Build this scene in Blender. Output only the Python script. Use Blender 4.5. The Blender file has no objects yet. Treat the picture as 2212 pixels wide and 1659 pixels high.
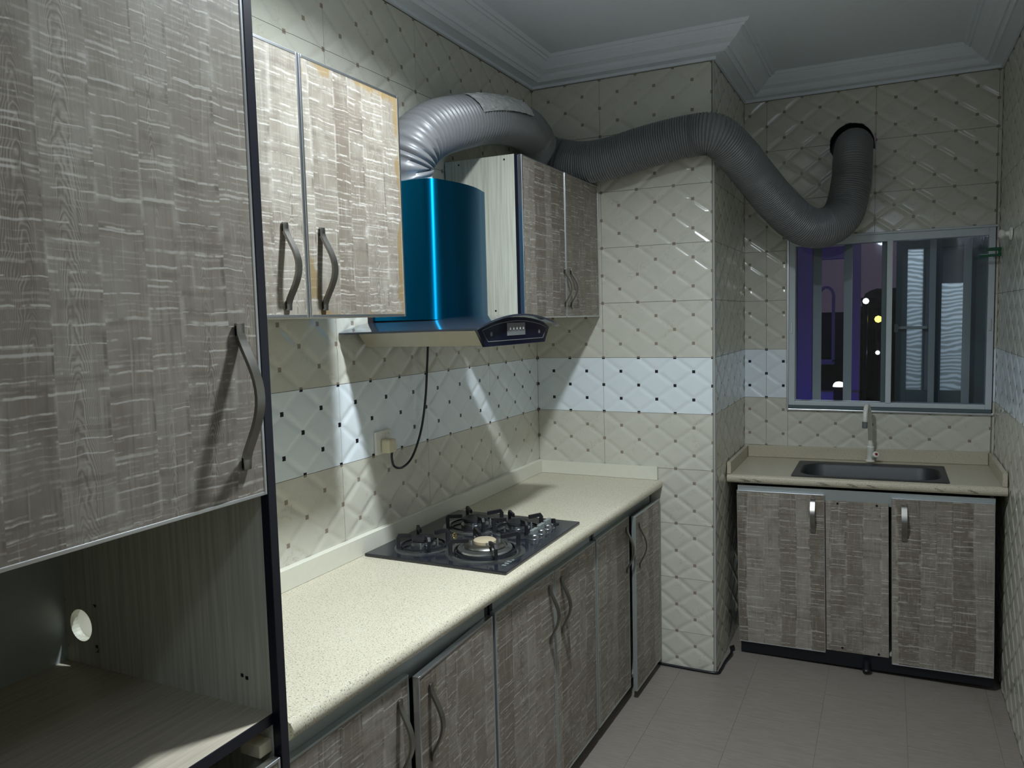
import bpy, bmesh, math, random
from mathutils import Vector, Matrix, noise as mnoise
random.seed(7)
sc = bpy.context.scene
COL = sc.collection
PI = math.pi

# ------------------------------------------------------------------ camera
yaw, pitch, roll = -0.45423693, -0.08283635, -0.02525541
fw = Vector((math.sin(yaw)*math.cos(pitch), math.cos(yaw)*math.cos(pitch), math.sin(pitch)))
rt = Vector((math.cos(yaw), -math.sin(yaw), 0)); up = rt.cross(fw)
r2 = rt*math.cos(roll) + up*math.sin(roll); u2 = -rt*math.sin(roll) + up*math.cos(roll)
cd = bpy.data.cameras.new('camera'); cam = bpy.data.objects.new('camera', cd); COL.objects.link(cam)
m3 = Matrix((r2, u2, -fw)).transposed()
cam.matrix_world = Matrix.Translation((1.51834, -3.39494, 1.60506)) @ m3.to_4x4()
cd.sensor_fit = 'HORIZONTAL'; cd.sensor_width = 36; cd.lens = 1668.41/2212*36; cd.clip_start = .01
sc.camera = cam

# ------------------------------------------------------------------ world, lights, exposure
sc.view_settings.view_transform = 'Standard'; sc.view_settings.look = 'None'
sc.view_settings.gamma = 1; sc.view_settings.use_curve_mapping = False
sc.view_settings.exposure = 0.15
W = bpy.data.worlds.new('dusk_sky'); sc.world = W; W.use_nodes = True
W.node_tree.nodes['Background'].inputs[0].default_value = (.095, .070, .105, 1)
W.node_tree.nodes['Background'].inputs[1].default_value = .5
def lamp(name, kind, loc, power, color, size=.1, rot=(0,0,0), **kw):
    l = bpy.data.lights.new(name, kind); l.energy = power; l.color = color
    if kind == 'AREA': l.shape = 'DISK'; l.size = size
    elif kind in ('POINT','SPOT'): l.shadow_soft_size = size
    for k, v in kw.items(): setattr(l, k, v)
    o = bpy.data.objects.new(name, l); o.location = loc; o.rotation_euler = rot; COL.objects.link(o); return o
LAMP = Vector((.90, -1.76, 2.72))
lamp('ceiling_lamp_light', 'AREA', LAMP, 31, (.87, .955, 1.0), .12, spread=math.radians(154))
lamp('rear_fill_light', 'POINT', (1.45, -3.95, 2.35), 6, (.66, .78, 1.0), .07)  # unseen fill added behind the camera for soft bluish ambient light

# ------------------------------------------------------------------ node helper
class NT:
    def __init__(s, name):
        s.m = bpy.data.materials.new(name); s.m.use_nodes = True
        s.t = s.m.node_tree; s.b = s.t.nodes['Principled BSDF']; s.o = s.t.nodes['Material Output']
    def node(s, ty, **kw):
        n = s.t.nodes.new(ty)
        for k, v in kw.items(): setattr(n, k, v)
        return n
    def put(s, sock, v):
        if isinstance(v, bpy.types.NodeSocket): s.t.links.new(v, sock)
        elif isinstance(v, (tuple, list)):
            v = tuple(v)
            sock.default_value = v if len(v) == len(sock.default_value) else (v + (1,))[:len(sock.default_value)]
        else: sock.default_value = v
    def math(s, op, a, b=0., c=0., clamp=False):
        n = s.node('ShaderNodeMath', operation=op, use_clamp=clamp)
        s.put(n.inputs[0], a); s.put(n.inputs[1], b); s.put(n.inputs[2], c); return n.outputs[0]
    def mix(s, f, a, b, blend='MIX'):
        n = s.node('ShaderNodeMix', data_type='RGBA', blend_type=blend)
        s.put(n.inputs[0], f); s.put(n.inputs[6], a); s.put(n.inputs[7], b); return n.outputs[2]
    def vec(s, x, y, z):
        n = s.node('ShaderNodeCombineXYZ'); s.put(n.inputs[0], x); s.put(n.inputs[1], y); s.put(n.inputs[2], z); return n.outputs[0]
    def obj(s):
        n = s.node('ShaderNodeTexCoord'); x = s.node('ShaderNodeSeparateXYZ')
        s.t.links.new(n.outputs['Object'], x.inputs[0]); return x.outputs[0], x.outputs[1], x.outputs[2]
    def pos(s):
        n = s.node('ShaderNodeNewGeometry'); return n.outputs['Position']
    def rnd(s): return s.node('ShaderNodeObjectInfo').outputs['Random']
    def noise(s, v, scale=1., detail=2., rough=.5, dist=0.):
        n = s.node('ShaderNodeTexNoise'); s.put(n.inputs['Vector'], v); n.inputs['Scale'].default_value = scale
        n.inputs['Detail'].default_value = detail; n.inputs['Roughness'].default_value = rough
        n.inputs['Distortion'].default_value = dist; return n.outputs[0]
    def ramp(s, f, a, b):  # smooth step a..b
        n = s.node('ShaderNodeMapRange', interpolation_type='SMOOTHSTEP'); s.put(n.inputs[0], f)
        n.inputs[1].default_value = a; n.inputs[2].default_value = b; return n.outputs[0]
    def white(s, v):
        n = s.node('ShaderNodeTexWhiteNoise', noise_dimensions='1D'); s.put(n.inputs['W'], v); return n.outputs[0]
    def bump(s, h, strength=.3, dist=.002):
        n = s.node('ShaderNodeBump'); n.inputs['Strength'].default_value = strength; n.inputs['Distance'].default_value = dist
        s.put(n.inputs['Height'], h); s.t.links.new(n.outputs[0], s.b.inputs['Normal'])
    def set(s, **kw):
        mp = dict(color='Base Color', rough='Roughness', metal='Metallic', spec='Specular IOR Level', coat='Coat Weight',
                  coat_rough='Coat Roughness', emit='Emission Color', emit_s='Emission Strength', trans='Transmission Weight', aniso='Anisotropic')
        for k, v in kw.items(): s.put(s.b.inputs[mp[k]], v)
        return s.m

def flat(name, c, rough=.5, metal=0., **kw):
    n = NT(name); p = n.pos(); f = n.noise(p, 40, 3)
    a = tuple(x*.92 for x in c)
    return n.set(color=n.mix(f, a, c), rough=rough, metal=metal, **kw)

def wood_material(name, gain=1., stain=None):
    n = NT(name); x, y, z = n.obj(); r = n.rnd()
    X = n.math('ADD', x, n.math('MULTIPLY', r, 23.7)); Z = n.math('ADD', z, n.math('MULTIPLY', r, 57.1))
    wob = n.noise(n.vec(n.math('MULTIPLY', X, 7.), 0, n.math('MULTIPLY', Z, 1.2)), 1, 3)
    Xw = n.math('ADD', X, n.math('MULTIPLY', n.math('SUBTRACT', wob, .5), .05))
    pk = n.math('MULTIPLY', n.math('ADD', Xw, n.math('MULTIPLY', n.math('SUBTRACT', n.noise(n.vec(X, 0, 0), 7., 1), .5), .12)), 14.); ip = n.math('FLOOR', pk); fp = n.math('FRACT', pk)
    pr = n.white(ip); pr2 = n.white(n.math('ADD', ip, 71.3))
    Zp = n.math('ADD', Z, n.math('MULTIPLY', pr, 9.))
    # cross-cut saw marks: thin pale lines, broken, with their own rhythm in every board
    wv = n.math('MULTIPLY', n.math('SUBTRACT', n.noise(n.vec(n.math('MULTIPLY', X, 22.), 2, n.math('MULTIPLY', Z, 9.)), 1, 3), .5), .011)
    Zs = n.math('ADD', Zp, wv)
    def marks(per_m, keep, thick, brk):
        q = n.math('MULTIPLY', Zs, per_m); iq = n.math('FLOOR', q); fq = n.math('FRACT', q)
        r1 = n.white(n.math('ADD', iq, n.math('MULTIPLY', ip, 37.7))); r2 = n.white(n.math('ADD', n.math('MULTIPLY', iq, 3.3), n.math('MULTIPLY', ip, 11.1)))
        d = n.math('ABSOLUTE', n.math('SUBTRACT', fq, n.math('ADD', .3, n.math('MULTIPLY', r2, .4))))
        th = n.math('MULTIPLY', r1, thick)
        l = n.math('SUBTRACT', 1., n.math('DIVIDE', d, n.math('MAXIMUM', th, .01)), clamp=True)
        bk = n.ramp(n.noise(n.vec(n.math('MULTIPLY', X, brk), n.math('MULTIPLY', iq, 1.7), 0), 1, 3, .65), .40, .56)
        return n.math('MULTIPLY', n.math('MULTIPLY', n.math('GREATER_THAN', r1, keep), n.ramp(l, 0., .7)), bk)
    saw = n.math('MAXIMUM', marks(47., .45, .13, 34.), n.math('MULTIPLY', marks(17., .40, .07, 14.), .9))
    dsaw = n.math('MULTIPLY', marks(31., .55, .30, 18.), 1.)
    saw2 = n.math('MULTIPLY', marks(120., .35, .34, 45.), .9)
    s1 = saw
    # vertical grain
    g = n.noise(n.vec(n.math('MULTIPLY', Xw, 230.), pr, n.math('MULTIPLY', Zp, 5.)), 1, 3)
    # cathedral rings on a few boards
    cx = n.math('SUBTRACT', fp, .5)
    w = n.math('ADD', n.math('MULTIPLY', n.math('MULTIPLY', cx, cx), 58.), n.math('MULTIPLY', Zp, 27.))
    w = n.math('ADD', w, n.math('MULTIPLY', n.noise(n.vec(n.math('MULTIPLY', X, 20.), 0, n.math('MULTIPLY', Zp, 12.)), 1, 3), 6.))
    sel = n.math('MULTIPLY', n.ramp(pr2, .60, .68), n.ramp(n.noise(n.vec(pr2, 4, n.math('MULTIPLY', Zp, 2.2)), 1, 1), .38, .56))
    rs = n.math('SINE', n.math('MULTIPLY', w, 6.283*1.7))
    rbk = n.ramp(n.noise(n.vec(n.math('MULTIPLY', X, 60.), 6, n.math('MULTIPLY', Zp, 50.)), 1, 2), .3, .6)
    ring = n.math('MULTIPLY', n.math('MULTIPLY', n.ramp(rs, .2, 1.), sel), rbk); ringd = n.math('MULTIPLY', n.ramp(rs, -.2, -1.), sel)
    en = n.noise(n.vec(n.math('MULTIPLY', X, 4.), 3, n.math('MULTIPLY', Z, 16.)), 1, 3)
    edge = n.math('MULTIPLY', n.ramp(n.math('PINGPONG', fp, .5), .085, .02), n.ramp(en, .48, .62))
    edged = n.math('MULTIPLY', n.ramp(n.math('PINGPONG', n.math('ADD', fp, .04), .5), .06, .0), n.ramp(en, .5, .36))
    blot = n.noise(n.vec(n.math('MULTIPLY', X, 14.), 5, n.math('MULTIPLY', Z, 8.)), 1, 4, .6)
    c = n.mix(pr, (.185, .157, .126), (.335, .305, .258))
    c = n.mix(n.math('MULTIPLY', n.ramp(blot, .46, .70), .50), c, (.175, .140, .112))
    c = n.mix(n.math('MULTIPLY', n.ramp(blot, .50, .32), .40), c, (.40, .38, .335))
    c = n.mix(n.math('MULTIPLY', n.ramp(g, .5, .8), .45), c, (.12, .10, .082))
    c = n.mix(n.math('MULTIPLY', ringd, .45), c, (.13, .108, .088))
    c = n.mix(n.math('MULTIPLY', ring, .40), c, (.50, .47, .42))
    c = n.mix(n.math('MULTIPLY', edged, .6), c, (.09, .072, .058))
    c = n.mix(n.math('MULTIPLY', saw2, .34), c, (.52, .49, .44))
    c = n.mix(n.math('MULTIPLY', dsaw, .38), c, (.13, .108, .09))
    g2 = n.noise(n.vec(n.math('MULTIPLY', Xw, 150.), 8, n.math('MULTIPLY', Zp, 7.)), 1, 2)
    c = n.mix(n.math('MULTIPLY', n.ramp(g2, .58, .74), .35), c, (.50, .47, .41))
    c = n.mix(n.math('MULTIPLY', saw, .58), c, (.66, .64, .59))
    c = n.mix(n.math('MULTIPLY', edge, .30), c, (.60, .57, .52))
    if gain != 1.: c = n.mix(1., c, (gain, gain, gain), 'MULTIPLY')
    if stain:
        x0, x1, z0, z1 = stain
        d = n.math('MINIMUM', n.math('MINIMUM', n.math('SUBTRACT', x, x0), n.math('SUBTRACT', x1, x)),
                   n.math('MINIMUM', n.math('SUBTRACT', z, z0), n.math('SUBTRACT', z1, z)))
        nn = n.noise(n.vec(n.math('MULTIPLY', x, 9.), 1, n.math('MULTIPLY', z, 6.)), 1, 4)
        k = n.ramp(n.math('SUBTRACT', d, n.math('MULTIPLY', n.math('SUBTRACT', nn, .51), .20)), .012, -.002)
        c = n.mix(n.math('MULTIPLY', k, .75), c, (.22, .15, .058))
    n.bump(n.math('ADD', n.math('MULTIPLY', s1, .6), g), .12, .001)
    return n.set(color=c, rough=.46, spec=.35)

def tile_material(name, base, base2, dot, dot2, vein, strength):
    n = NT(name); x, y, z = n.obj(); P = .5/3; r = n.rnd()
    dx0 = n.math('PINGPONG', x, P/2); dx1 = n.math('SUBTRACT', P/2, dx0)
    dz0 = n.math('PINGPONG', z, .0625); dz1 = n.math('SUBTRACT', .0625, dz0)
    s = .0068
    a = n.math('MULTIPLY', n.math('LESS_THAN', dx0, s), n.math('LESS_THAN', dz0, s))
    b = n.math('MULTIPLY', n.math('LESS_THAN', dx1, s), n.math('LESS_THAN', dz1, s))
    dm = n.math('MAXIMUM', a, b)
    off = n.vec(n.math('ADD', x, n.math('MULTIPLY', r, 31.)), 0, n.math('ADD', z, n.math('MULTIPLY', r, 17.)))
    cl = n.noise(off, 9, 4, .6)
    vn = n.math('ABSOLUTE', n.math('SUBTRACT', n.noise(off, 16, 4, .6, 1.2), .5))
    ve = n.math('MULTIPLY', n.ramp(vn, .016, .0), n.ramp(n.noise(off, 13, 2), .5, .64))
    c = n.mix(cl, base, base2)
    c = n.mix(n.math('MULTIPLY', ve, strength), c, vein)
    pick = n.noise(n.vec(n.math('MULTIPLY', n.math('FLOOR', n.math('DIVIDE', n.math('ADD', x, .04), P/2)), 3.1), n.math('MULTIPLY', r, 40.), n.math('FLOOR', n.math('MULTIPLY', n.math('ADD', z, .03), 16.))), 1.7, 0)
    c = n.mix(dm, c, n.mix(pick, dot, dot2))
    return n.set(color=c, rough=.17, spec=.5)

M = {}
M['wood'] = wood_material('distressed_wood_laminate')
M['wood_pale'] = wood_material('pale_distressed_wood_laminate', .93, (0, .388, 0, .588))
M['tile'] = tile_material('beige_tile', (.57, .56, .485), (.67, .655, .58), (.27, .24, .185), (.32, .245, .205), (.40, .34, .25), .5)
M['tile_white'] = tile_material('white_tile', (.76, .83, .88), (.82, .885, .93), (.006, .008, .016), (.008, .01, .02), (.7, .73, .75), .2)
M['floor_joint'] = flat('floor_joint', (.13, .115, .10), .8)
M['grout'] = flat('grout', (.30, .27, .22), .9)
M['plaster'] = flat('ceiling_paint', (.84, .90, .985), .75)
M['cornice'] = flat('cornice_plaster', (.82, .87, .94), .7)
M['alu'] = flat('brushed_aluminium', (.72, .74, .78), .28, 1.)
M['alu_white'] = flat('white_aluminium', (.56, .62, .66), .35)
M['alu_dark'] = flat('dark_aluminium', (.10, .14, .15), .4)
M['bar'] = flat('grey_painted_steel', (.40, .42, .41), .6)
M['black'] = flat('black_plastic', (.006, .007, .012), .35)
M['edge'] = flat('black_edge_band', (.010, .011, .022), .3)
M['handle'] = flat('dark_nickel', (.30, .29, .27), .33, 1.)
M['upstand'] = flat('cream_upstand', (.78, .77, .67), .4)
M['cast'] = flat('cast_iron', (.010, .010, .014), .45)
M['rail'] = flat('rail_aluminium', (.40, .44, .44), .4, .5)
M['steel'] = flat('stainless_steel', (.50, .52, .55), .28, 1.)
M['steel_dark'] = flat('dull_sink_steel', (.055, .058, .06), .48, .6)
M['hood_side'] = flat('greasy_steel', (.50, .47, .37), .42, .55)
M['white_pl'] = flat('white_plastic', (.83, .82, .76), .35)
M['cream_pl'] = flat('cream_plastic', (.70, .64, .46), .4)
M['red'] = flat('red_dot', (.30, .008, .02), .4)
M['tan'] = flat('burnt_tan_cap', (.50, .42, .29), .5)
M['green'] = flat('green_plastic', (.006, .10, .045), .45)
M['brass'] = flat('brass', (.55, .45, .22), .3, 1.)
M['blue_wall'] = flat('painted_render', (.42, .42, .55), .8)
M['dark_ground'] = flat('dark_ground', (.035, .03, .03), .9)
M['leaf'] = flat('foliage', (.03, .045, .02), .9)
M['grey_pl'] = flat('grey_plastic', (.17, .18, .18), .4)

def speckled(name, base, base2, sp1, sp2, thr):
    n = NT(name); p = n.pos()
    a = n.noise(p, 5, 3); s = n.noise(p, 260, 1.5); s2 = n.noise(p, 330, 1.); c = n.mix(a, base, base2)
    c = n.mix(n.math('MULTIPLY', n.ramp(s, thr, thr + .07), .75), c, sp1)
    c = n.mix(n.math('MULTIPLY', n.ramp(s2, thr, thr + .05), .7), c, sp2)
    return n.set(color=c, rough=.36, spec=.4)
M['counter'] = speckled('cream_speckled_worktop', (.60, .55, .415), (.66, .61, .485), (.16, .15, .13), (.80, .78, .70), .59)
M['counter2'] = speckled('tan_speckled_worktop', (.50, .45, .345), (.56, .51, .40), (.24, .20, .15), (.62, .58, .47), .60)

n = NT('pale_laminate'); x, y, z = n.obj()
g = n.noise(n.vec(n.math('MULTIPLY', x, 120.), n.math('MULTIPLY', y, 120.), n.math('MULTIPLY', z, 4.)), 1, 3)
M['laminate'] = n.set(color=n.mix(n.ramp(g, .3, .75), (.64, .64, .54), (.47, .47, .385)), rough=.45)
n = NT('shelf_laminate'); x, y, z = n.obj()
g = n.noise(n.vec(n.math('MULTIPLY', x, 5.), n.math('MULTIPLY', y, 120.), 0), 1, 3)
M['shelf'] = n.set(color=n.mix(n.ramp(g, .3, .75), (.62, .56, .45), (.48, .43, .34)), rough=.5)
n = NT('grey_back_board'); p = n.pos()
M['backboard'] = n.set(color=n.mix(n.noise(p, 20, 3), (.36, .40, .39), (.42, .46, .45)), rough=.35)

n = NT('grey_floor_tile'); x, y, z = n.obj(); r = n.rnd(); p = n.pos()
ps = n.node('ShaderNodeSeparateXYZ'); n.t.links.new(p, ps.inputs[0]); px, py = ps.outputs[0], ps.outputs[1]
st = n.noise(n.vec(n.math('MULTIPLY', px, 12.), n.math('MULTIPLY', py, 150.), n.math('MULTIPLY', r, 9.)), 1, 3, .6)
st2 = n.noise(n.vec(n.math('MULTIPLY', px, 130.), n.math('MULTIPLY', py, 30.), 0), 1, 2)
c = n.mix(n.ramp(st, .3, .72), (.222, .194, .170), (.285, .256, .228)); c = n.mix(n.math('MULTIPLY', n.ramp(st, .63, .72), .5), c, (.12, .10, .085))
c = n.mix(n.math('MULTIPLY', st2, .2), c, (.2, .18, .16))
dirt = n.math('MULTIPLY', n.ramp(n.noise(n.vec(n.math('MULTIPLY', px, 9.), n.math('MULTIPLY', py, 2.5), 0), 1, 3), .5, .72), n.ramp(px, 1.72, 1.93))
c = n.mix(n.math('MULTIPLY', dirt, .45), c, (.16, .085, .055))
c = n.mix(n.math('MULTIPLY', r, .16), c, (.24, .22, .20))
M['floor'] = n.set(color=c, rough=.42, spec=.4)

n = NT('blue_steel'); x, y, z = n.obj()
tn = n.node('ShaderNodeTangent', direction_type='RADIAL', axis='Z'); n.t.links.new(tn.outputs[0], n.b.inputs['Tangent'])
n.b.inputs['Anisotropic Rotation'].default_value = .25
M['blue'] = n.set(color=(.0015, .16, .33), metal=1., rough=.47, aniso=.90)

n = NT('tinted_glass'); M['glass_dark'] = n.set(color=(.035, .043, .06), rough=.08, spec=.9, coat=1., coat_rough=.02)
n = NT('black_hob_glass'); p = n.pos()
M['hob_glass'] = n.set(color=n.mix(n.noise(p, 30, 4), (.012, .013, .019), (.024, .026, .034)), rough=.12, spec=.6)
n = NT('navy_gloss'); M['navy'] = n.set(color=(.004, .005, .016), rough=.1, spec=.5)

n = NT('duct_foil'); p = n.pos(); f = n.noise(p, 22, 3)
M['duct'] = n.set(color=n.mix(f, (.185, .188, .20), (.235, .238, .25)), metal=.15, rough=.42, spec=.5)
n = NT('crinkled_foil'); p = n.pos(); n.bump(n.noise(p, 75, 3, .6), .7, .006)
M['foil'] = n.set(color=(.78, .78, .78), metal=.6, rough=.22)

n = NT('window_glass'); n.t.nodes.remove(n.b)
tr = n.node('ShaderNodeBsdfTransparent'); tr.inputs[0].default_value = (.86, .90, .93, 1)
gl = n.node('ShaderNodeBsdfGlossy'); gl.inputs['Roughness'].default_value = .02
lw = n.node('ShaderNodeFresnel'); lw.inputs[0].default_value = 1.45
mx = n.node('ShaderNodeMixShader'); n.t.links.new(lw.outputs[0], mx.inputs[0]); n.t.links.new(tr.outputs[0], mx.inputs[1]); n.t.links.new(gl.outputs[0], mx.inputs[2])
n.t.links.new(mx.outputs[0], n.o.inputs[0]); M['glass'] = n.m
n = NT('mesh_screen'); x, y, z = n.obj()
wv = n.math('ADD', n.math('MULTIPLY', z, 300.), n.math('MULTIPLY', n.noise(n.vec(n.math('MULTIPLY', x, 6.), 0, n.math('MULTIPLY', z, 10.)), 1, 2), 22.))
k = n.ramp(n.math('SINE', wv), -.6, .9)
n.set(color=n.mix(k, (.40, .47, .49), (.68, .75, .77)), rough=.6)
tl = n.node('ShaderNodeBsdfTranslucent'); n.put(tl.inputs[0], n.mix(k, (.50, .55, .57), (.80, .88, .92)))
mx = n.node('ShaderNodeMixShader'); mx.inputs[0].default_value = .65; n.t.links.new(n.b.outputs[0], mx.inputs[1]); n.t.links.new(tl.outputs[0], mx.inputs[2])
n.t.links.new(mx.outputs[0], n.o.inputs[0]); M['screen'] = n.m
M['screen_dim'] = flat('dim_mesh', (.22, .22, .27), .6)
def glow(name, c, s):
    n = NT(name); return n.set(color=(.1, .1, .1), emit=c, emit_s=s)
M['glow_w'] = glow('white_lamp_glow', (.85, .9, 1.), 6.); M['glow_y'] = glow('yellow_lamp_glow', (1., .8, .12), 3.); M['glow_p'] = glow('warm_dome_glow', (1., .86, .8), 2.2)
M['lampglow'] = glow('diffuser_glow', (.93, 1., .98), 14.)
M['led'] = flat('white_print', (.75, .78, .8), .5)

# ------------------------------------------------------------------ mesh helpers
def obj(name, bm, mat, parent=None, smooth=False, loc=None):
    me = bpy.data.meshes.new(name)
    if isinstance(bm, bmesh.types.BMesh):
        bmesh.ops.recalc_face_normals(bm, faces=bm.faces) if not bm.get('keep') else None
        bm.to_mesh(me); bm.free()
    me.materials.append(M[mat] if isinstance(mat, str) else mat)
    if smooth:
        for f in me.polygons: f.use_smooth = True
        me.set_sharp_from_angle(angle=math.radians(38))
    o = bpy.data.objects.new(name, me); COL.objects.link(o)
    if parent: o.parent = parent
    if loc: o.location = loc
    return o
class BM:
    """bmesh collector"""
    def __init__(s): s.b = bmesh.new()
    def box(s, x0, x1, y0, y1, z0, z1, bev=0.):
        t = bmesh.new(); bmesh.ops.create_cube(t, size=1)
        for v in t.verts: v.co = Vector((x0 + (v.co.x+.5)*(x1-x0), y0 + (v.co.y+.5)*(y1-y0), z0 + (v.co.z+.5)*(z1-z0)))
        if bev: bmesh.ops.bevel(t, geom=t.edges[:], offset=bev, segments=2, profile=.5, affect='EDGES')
        s._add(t); return s
    def _add(s, t, M_=None):
        if M_ is not None: bmesh.ops.transform(t, matrix=M_, verts=t.verts)
        mp = [s.b.verts.new(v.co) for v in t.verts]
        t.verts.index_update()
        for f in t.faces:
            try: s.b.faces.new([mp[v.index] for v in f.verts])
            except ValueError: pass
        t.free()
    def prism(s, pts, axis, a, b):
        """polygon pts (2D) extruded along axis 0/1/2 from a to b"""
        def P(p, q):
            l = list(p); l.insert(axis, q); return Vector(l)
        A = [s.b.verts.new(P(p, a)) for p in pts]; B = [s.b.verts.new(P(p, b)) for p in pts]
        s.b.faces.new(A); s.b.faces.new(B[::-1])
        for i in range(len(pts)):
            j = (i+1) % len(pts); s.b.faces.new((A[i], B[i], B[j], A[j]))
        return s
    def lathe(s, prof, n=24, loc=(0,0,0), closed=True):
        """profile (r,z) around z"""
        L = Vector(loc); rings = []
        for r, z in prof:
            if r < 1e-6: rings.append([s.b.verts.new(L + Vector((0,0,z)))])
            else: rings.append([s.b.verts.new(L + Vector((r*math.cos(2*PI*k/n), r*math.sin(2*PI*k/n), z))) for k in range(n)])
        for A, B in zip(rings, rings[1:]):
            for k in range(n):
                a, b2 = A[k % len(A)], A[(k+1) % len(A)]; c, d = B[(k+1) % len(B)], B[k % len(B)]
                vs = []
                for v in (a, b2, c, d):
                    if v not in vs: vs.append(v)
                if len(vs) > 2: s.b.faces.new(vs)
        return s
    def tube(s, pts, r, n=10, cap=True, flat_=1.):
        pts = [Vector(p) for p in pts]; rings = []; prev = None
        for i, p in enumerate(pts):
            t = (pts[min(i+1, len(pts)-1)] - pts[max(i-1, 0)]).normalized()
            if prev is None:
                a = Vector((0,0,1)) if abs(t.z) < .9 else Vector((1,0,0)); u = t.cross(a).normalized()
            else: u = (prev - t*prev.dot(t)).normalized()
            prev = u; v = t.cross(u); rr = r[i] if isinstance(r, (list, tuple)) else r
            rings.append([s.b.verts.new(p + u*rr*math.cos(2*PI*k/n) + v*rr*flat_*math.sin(2*PI*k/n)) for k in range(n)])
        for A, B in zip(rings, rings[1:]):
            for k in range(n): s.b.faces.new((A[k], A[(k+1) % n], B[(k+1) % n], B[k]))
        if cap: s.b.faces.new(rings[0][::-1]); s.b.faces.new(rings[-1])
        return s
    def strip(s, path, w, t, axis):
        """flat bar: path points, width w along axis vector, thickness t along in-plane normal"""
        path = [Vector(p) for p in path]; ax = Vector(axis); rings = []
        for i, p in enumerate(path):
            d = (path[min(i+1, len(path)-1)] - path[max(i-1, 0)]).normalized(); nn = d.cross(ax).normalized()
            rings.append([s.b.verts.new(p + ax*a*w/2 + nn*b*t/2) for a, b in ((-1,-1),(1,-1),(1,1),(-1,1))])
        for A, B in zip(rings, rings[1:]):
            for k in range(4): s.b.faces.new((A[k], A[(k+1) % 4], B[(k+1) % 4], B[k]))
        s.b.faces.new(rings[0][::-1]); s.b.faces.new(rings[-1]); return s
    def done(s, name, mat, parent=None, smooth=False, loc=None): return obj2(name, s.b, mat, parent, smooth, loc)
def obj2(name, bm, mat, parent=None, smooth=False, loc=None):
    bmesh.ops.recalc_face_normals(bm, faces=bm.faces)
    me = bpy.data.meshes.new(name); bm.to_mesh(me); bm.free()
    me.materials.append(M[mat] if isinstance(mat, str) else mat)
    if smooth:
        for f in me.polygons: f.use_smooth = True
        me.set_sharp_from_angle(angle=math.radians(40))
    o = bpy.data.objects.new(name, me); COL.objects.link(o)
    if parent: o.parent = parent
    if loc: o.location = loc
    return o
def empty(name, loc=(0,0,0), rz=0., rot=None):
    o = bpy.data.objects.new(name, None); COL.objects.link(o); o.location = loc
    o.rotation_euler = rot if rot else (0, 0, rz); o.empty_display_size = .05; return o
def tag(o, label=None, cat=None, group=None, kind=None):
    if label: o['label'] = label
    if cat: o['category'] = cat
    if group: o['group'] = group
    if kind: o['kind'] = kind
    return o
def struct(o, label=None): o['kind'] = 'structure'; 
def spline(pts, n):
    """Catmull-Rom through pts"""
    P = [Vector(p) for p in pts]; P = [P[0]*2 - P[1]] + P + [P[-1]*2 - P[-2]]; out = []
    for i in range(1, len(P)-2):
        a, b, c, d = P[i-1:i+3]
        for k in range(n):
            t = k/n; out.append(.5*((2*b) + (c-a)*t + (2*a-5*b+4*c-d)*t*t + (3*b-a-3*c+d)*t**3))
    out.append(P[-2]); return out

# ------------------------------------------------------------------ room constants
PW, NX, YW, XR = .8333, .842, .774, 1.967      # pillar width, niche side, window wall, right wall
YB = -4.6; ZC = 2.762; CB = 2.672; GD = .006   # rear wall, ceiling, cornice foot, grout depth
P3 = .5/3

# ------------------------------------------------------------------ tiles
tile_cache = {}
def tile_mesh(x0, x1, z0, z1, mat, hole=None):
    key = (round(x0,3), round(x1,3), round(z0,3), round(z1,3), mat, hole)
    if key in tile_cache: return tile_cache[key]
    g = .0008; NXg, NZg = 48, 32; du, dz = .5/NXg, .25/NZg
    xs = [x0+g] + [k*du for k in range(NXg+1) if x0+g+.001 < k*du < x1-g-.001] + [x1-g]
    zs = [z0+g] + [k*dz for k in range(NZg+1) if z0+g+.001 < k*dz < z1-g-.001] + [z1-g]
    def e(x, z):
        a, b = x/P3, z/.125; s1 = abs((a+b+.5) % 1 - .5); s2 = abs((a-b+.5) % 1 - .5); return s1, s2
    bm = bmesh.new(); V = []
    for z in zs:
        row = []
        for x in xs:
            t = min(1, min(e(x, z))/.17); h = t*t*(3-2*t)
            row.append(bm.verts.new((x, .0034*(1-h), z)))
        V.append(row)
    for j in range(len(zs)-1):
        for i in range(len(xs)-1):
            a, b, c, d = V[j][i], V[j][i+1], V[j+1][i+1], V[j+1][i]
            cx, cz = (xs[i]+xs[i+1])/2, (zs[j]+zs[j+1])/2
            if hole and (cx-hole[0])**2 + (cz-hole[1])**2 < hole[2]**2: continue
            s1, s2 = e(cx, cz)
            if s1 < s2: bm.faces.new((a, b, d)); bm.faces.new((b, c, d))
            else: bm.faces.new((a, b, c)); bm.faces.new((a, c, d))
    if hole:
        bmesh.ops.delete(bm, geom=[v for v in bm.verts if not v.link_faces], context='VERTS')
        for v in bm.verts:
            if v.is_boundary:
                d = Vector((v.co.x-hole[0], v.co.z-hole[1]))
                if hole[2]*.9 < d.length < hole[2] + .013: d = d.normalized()*hole[2]; v.co.x, v.co.z = hole[0]+d.x, hole[1]+d.y
    be = [ed for ed in bm.edges if ed.is_boundary]
    r = bmesh.ops.extrude_edge_only(bm, edges=be)
    for v in [q for q in r['geom'] if isinstance(q, bmesh.types.BMVert)]: v.co.y = GD
    me = bpy.data.meshes.new('tile'); bm.to_mesh(me); bm.free()
    me.materials.append(M[mat])
    for f in me.polygons: f.use_smooth = abs(f.normal.y) > .7
    me.set_sharp_from_angle(angle=math.radians(50))
    tile_cache[key] = me; return me
ROWS = [(-.08, 'tile')] + [(.17+.25*k, 'tile_white' if k == 4 else 'tile') for k in range(11)]
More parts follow.
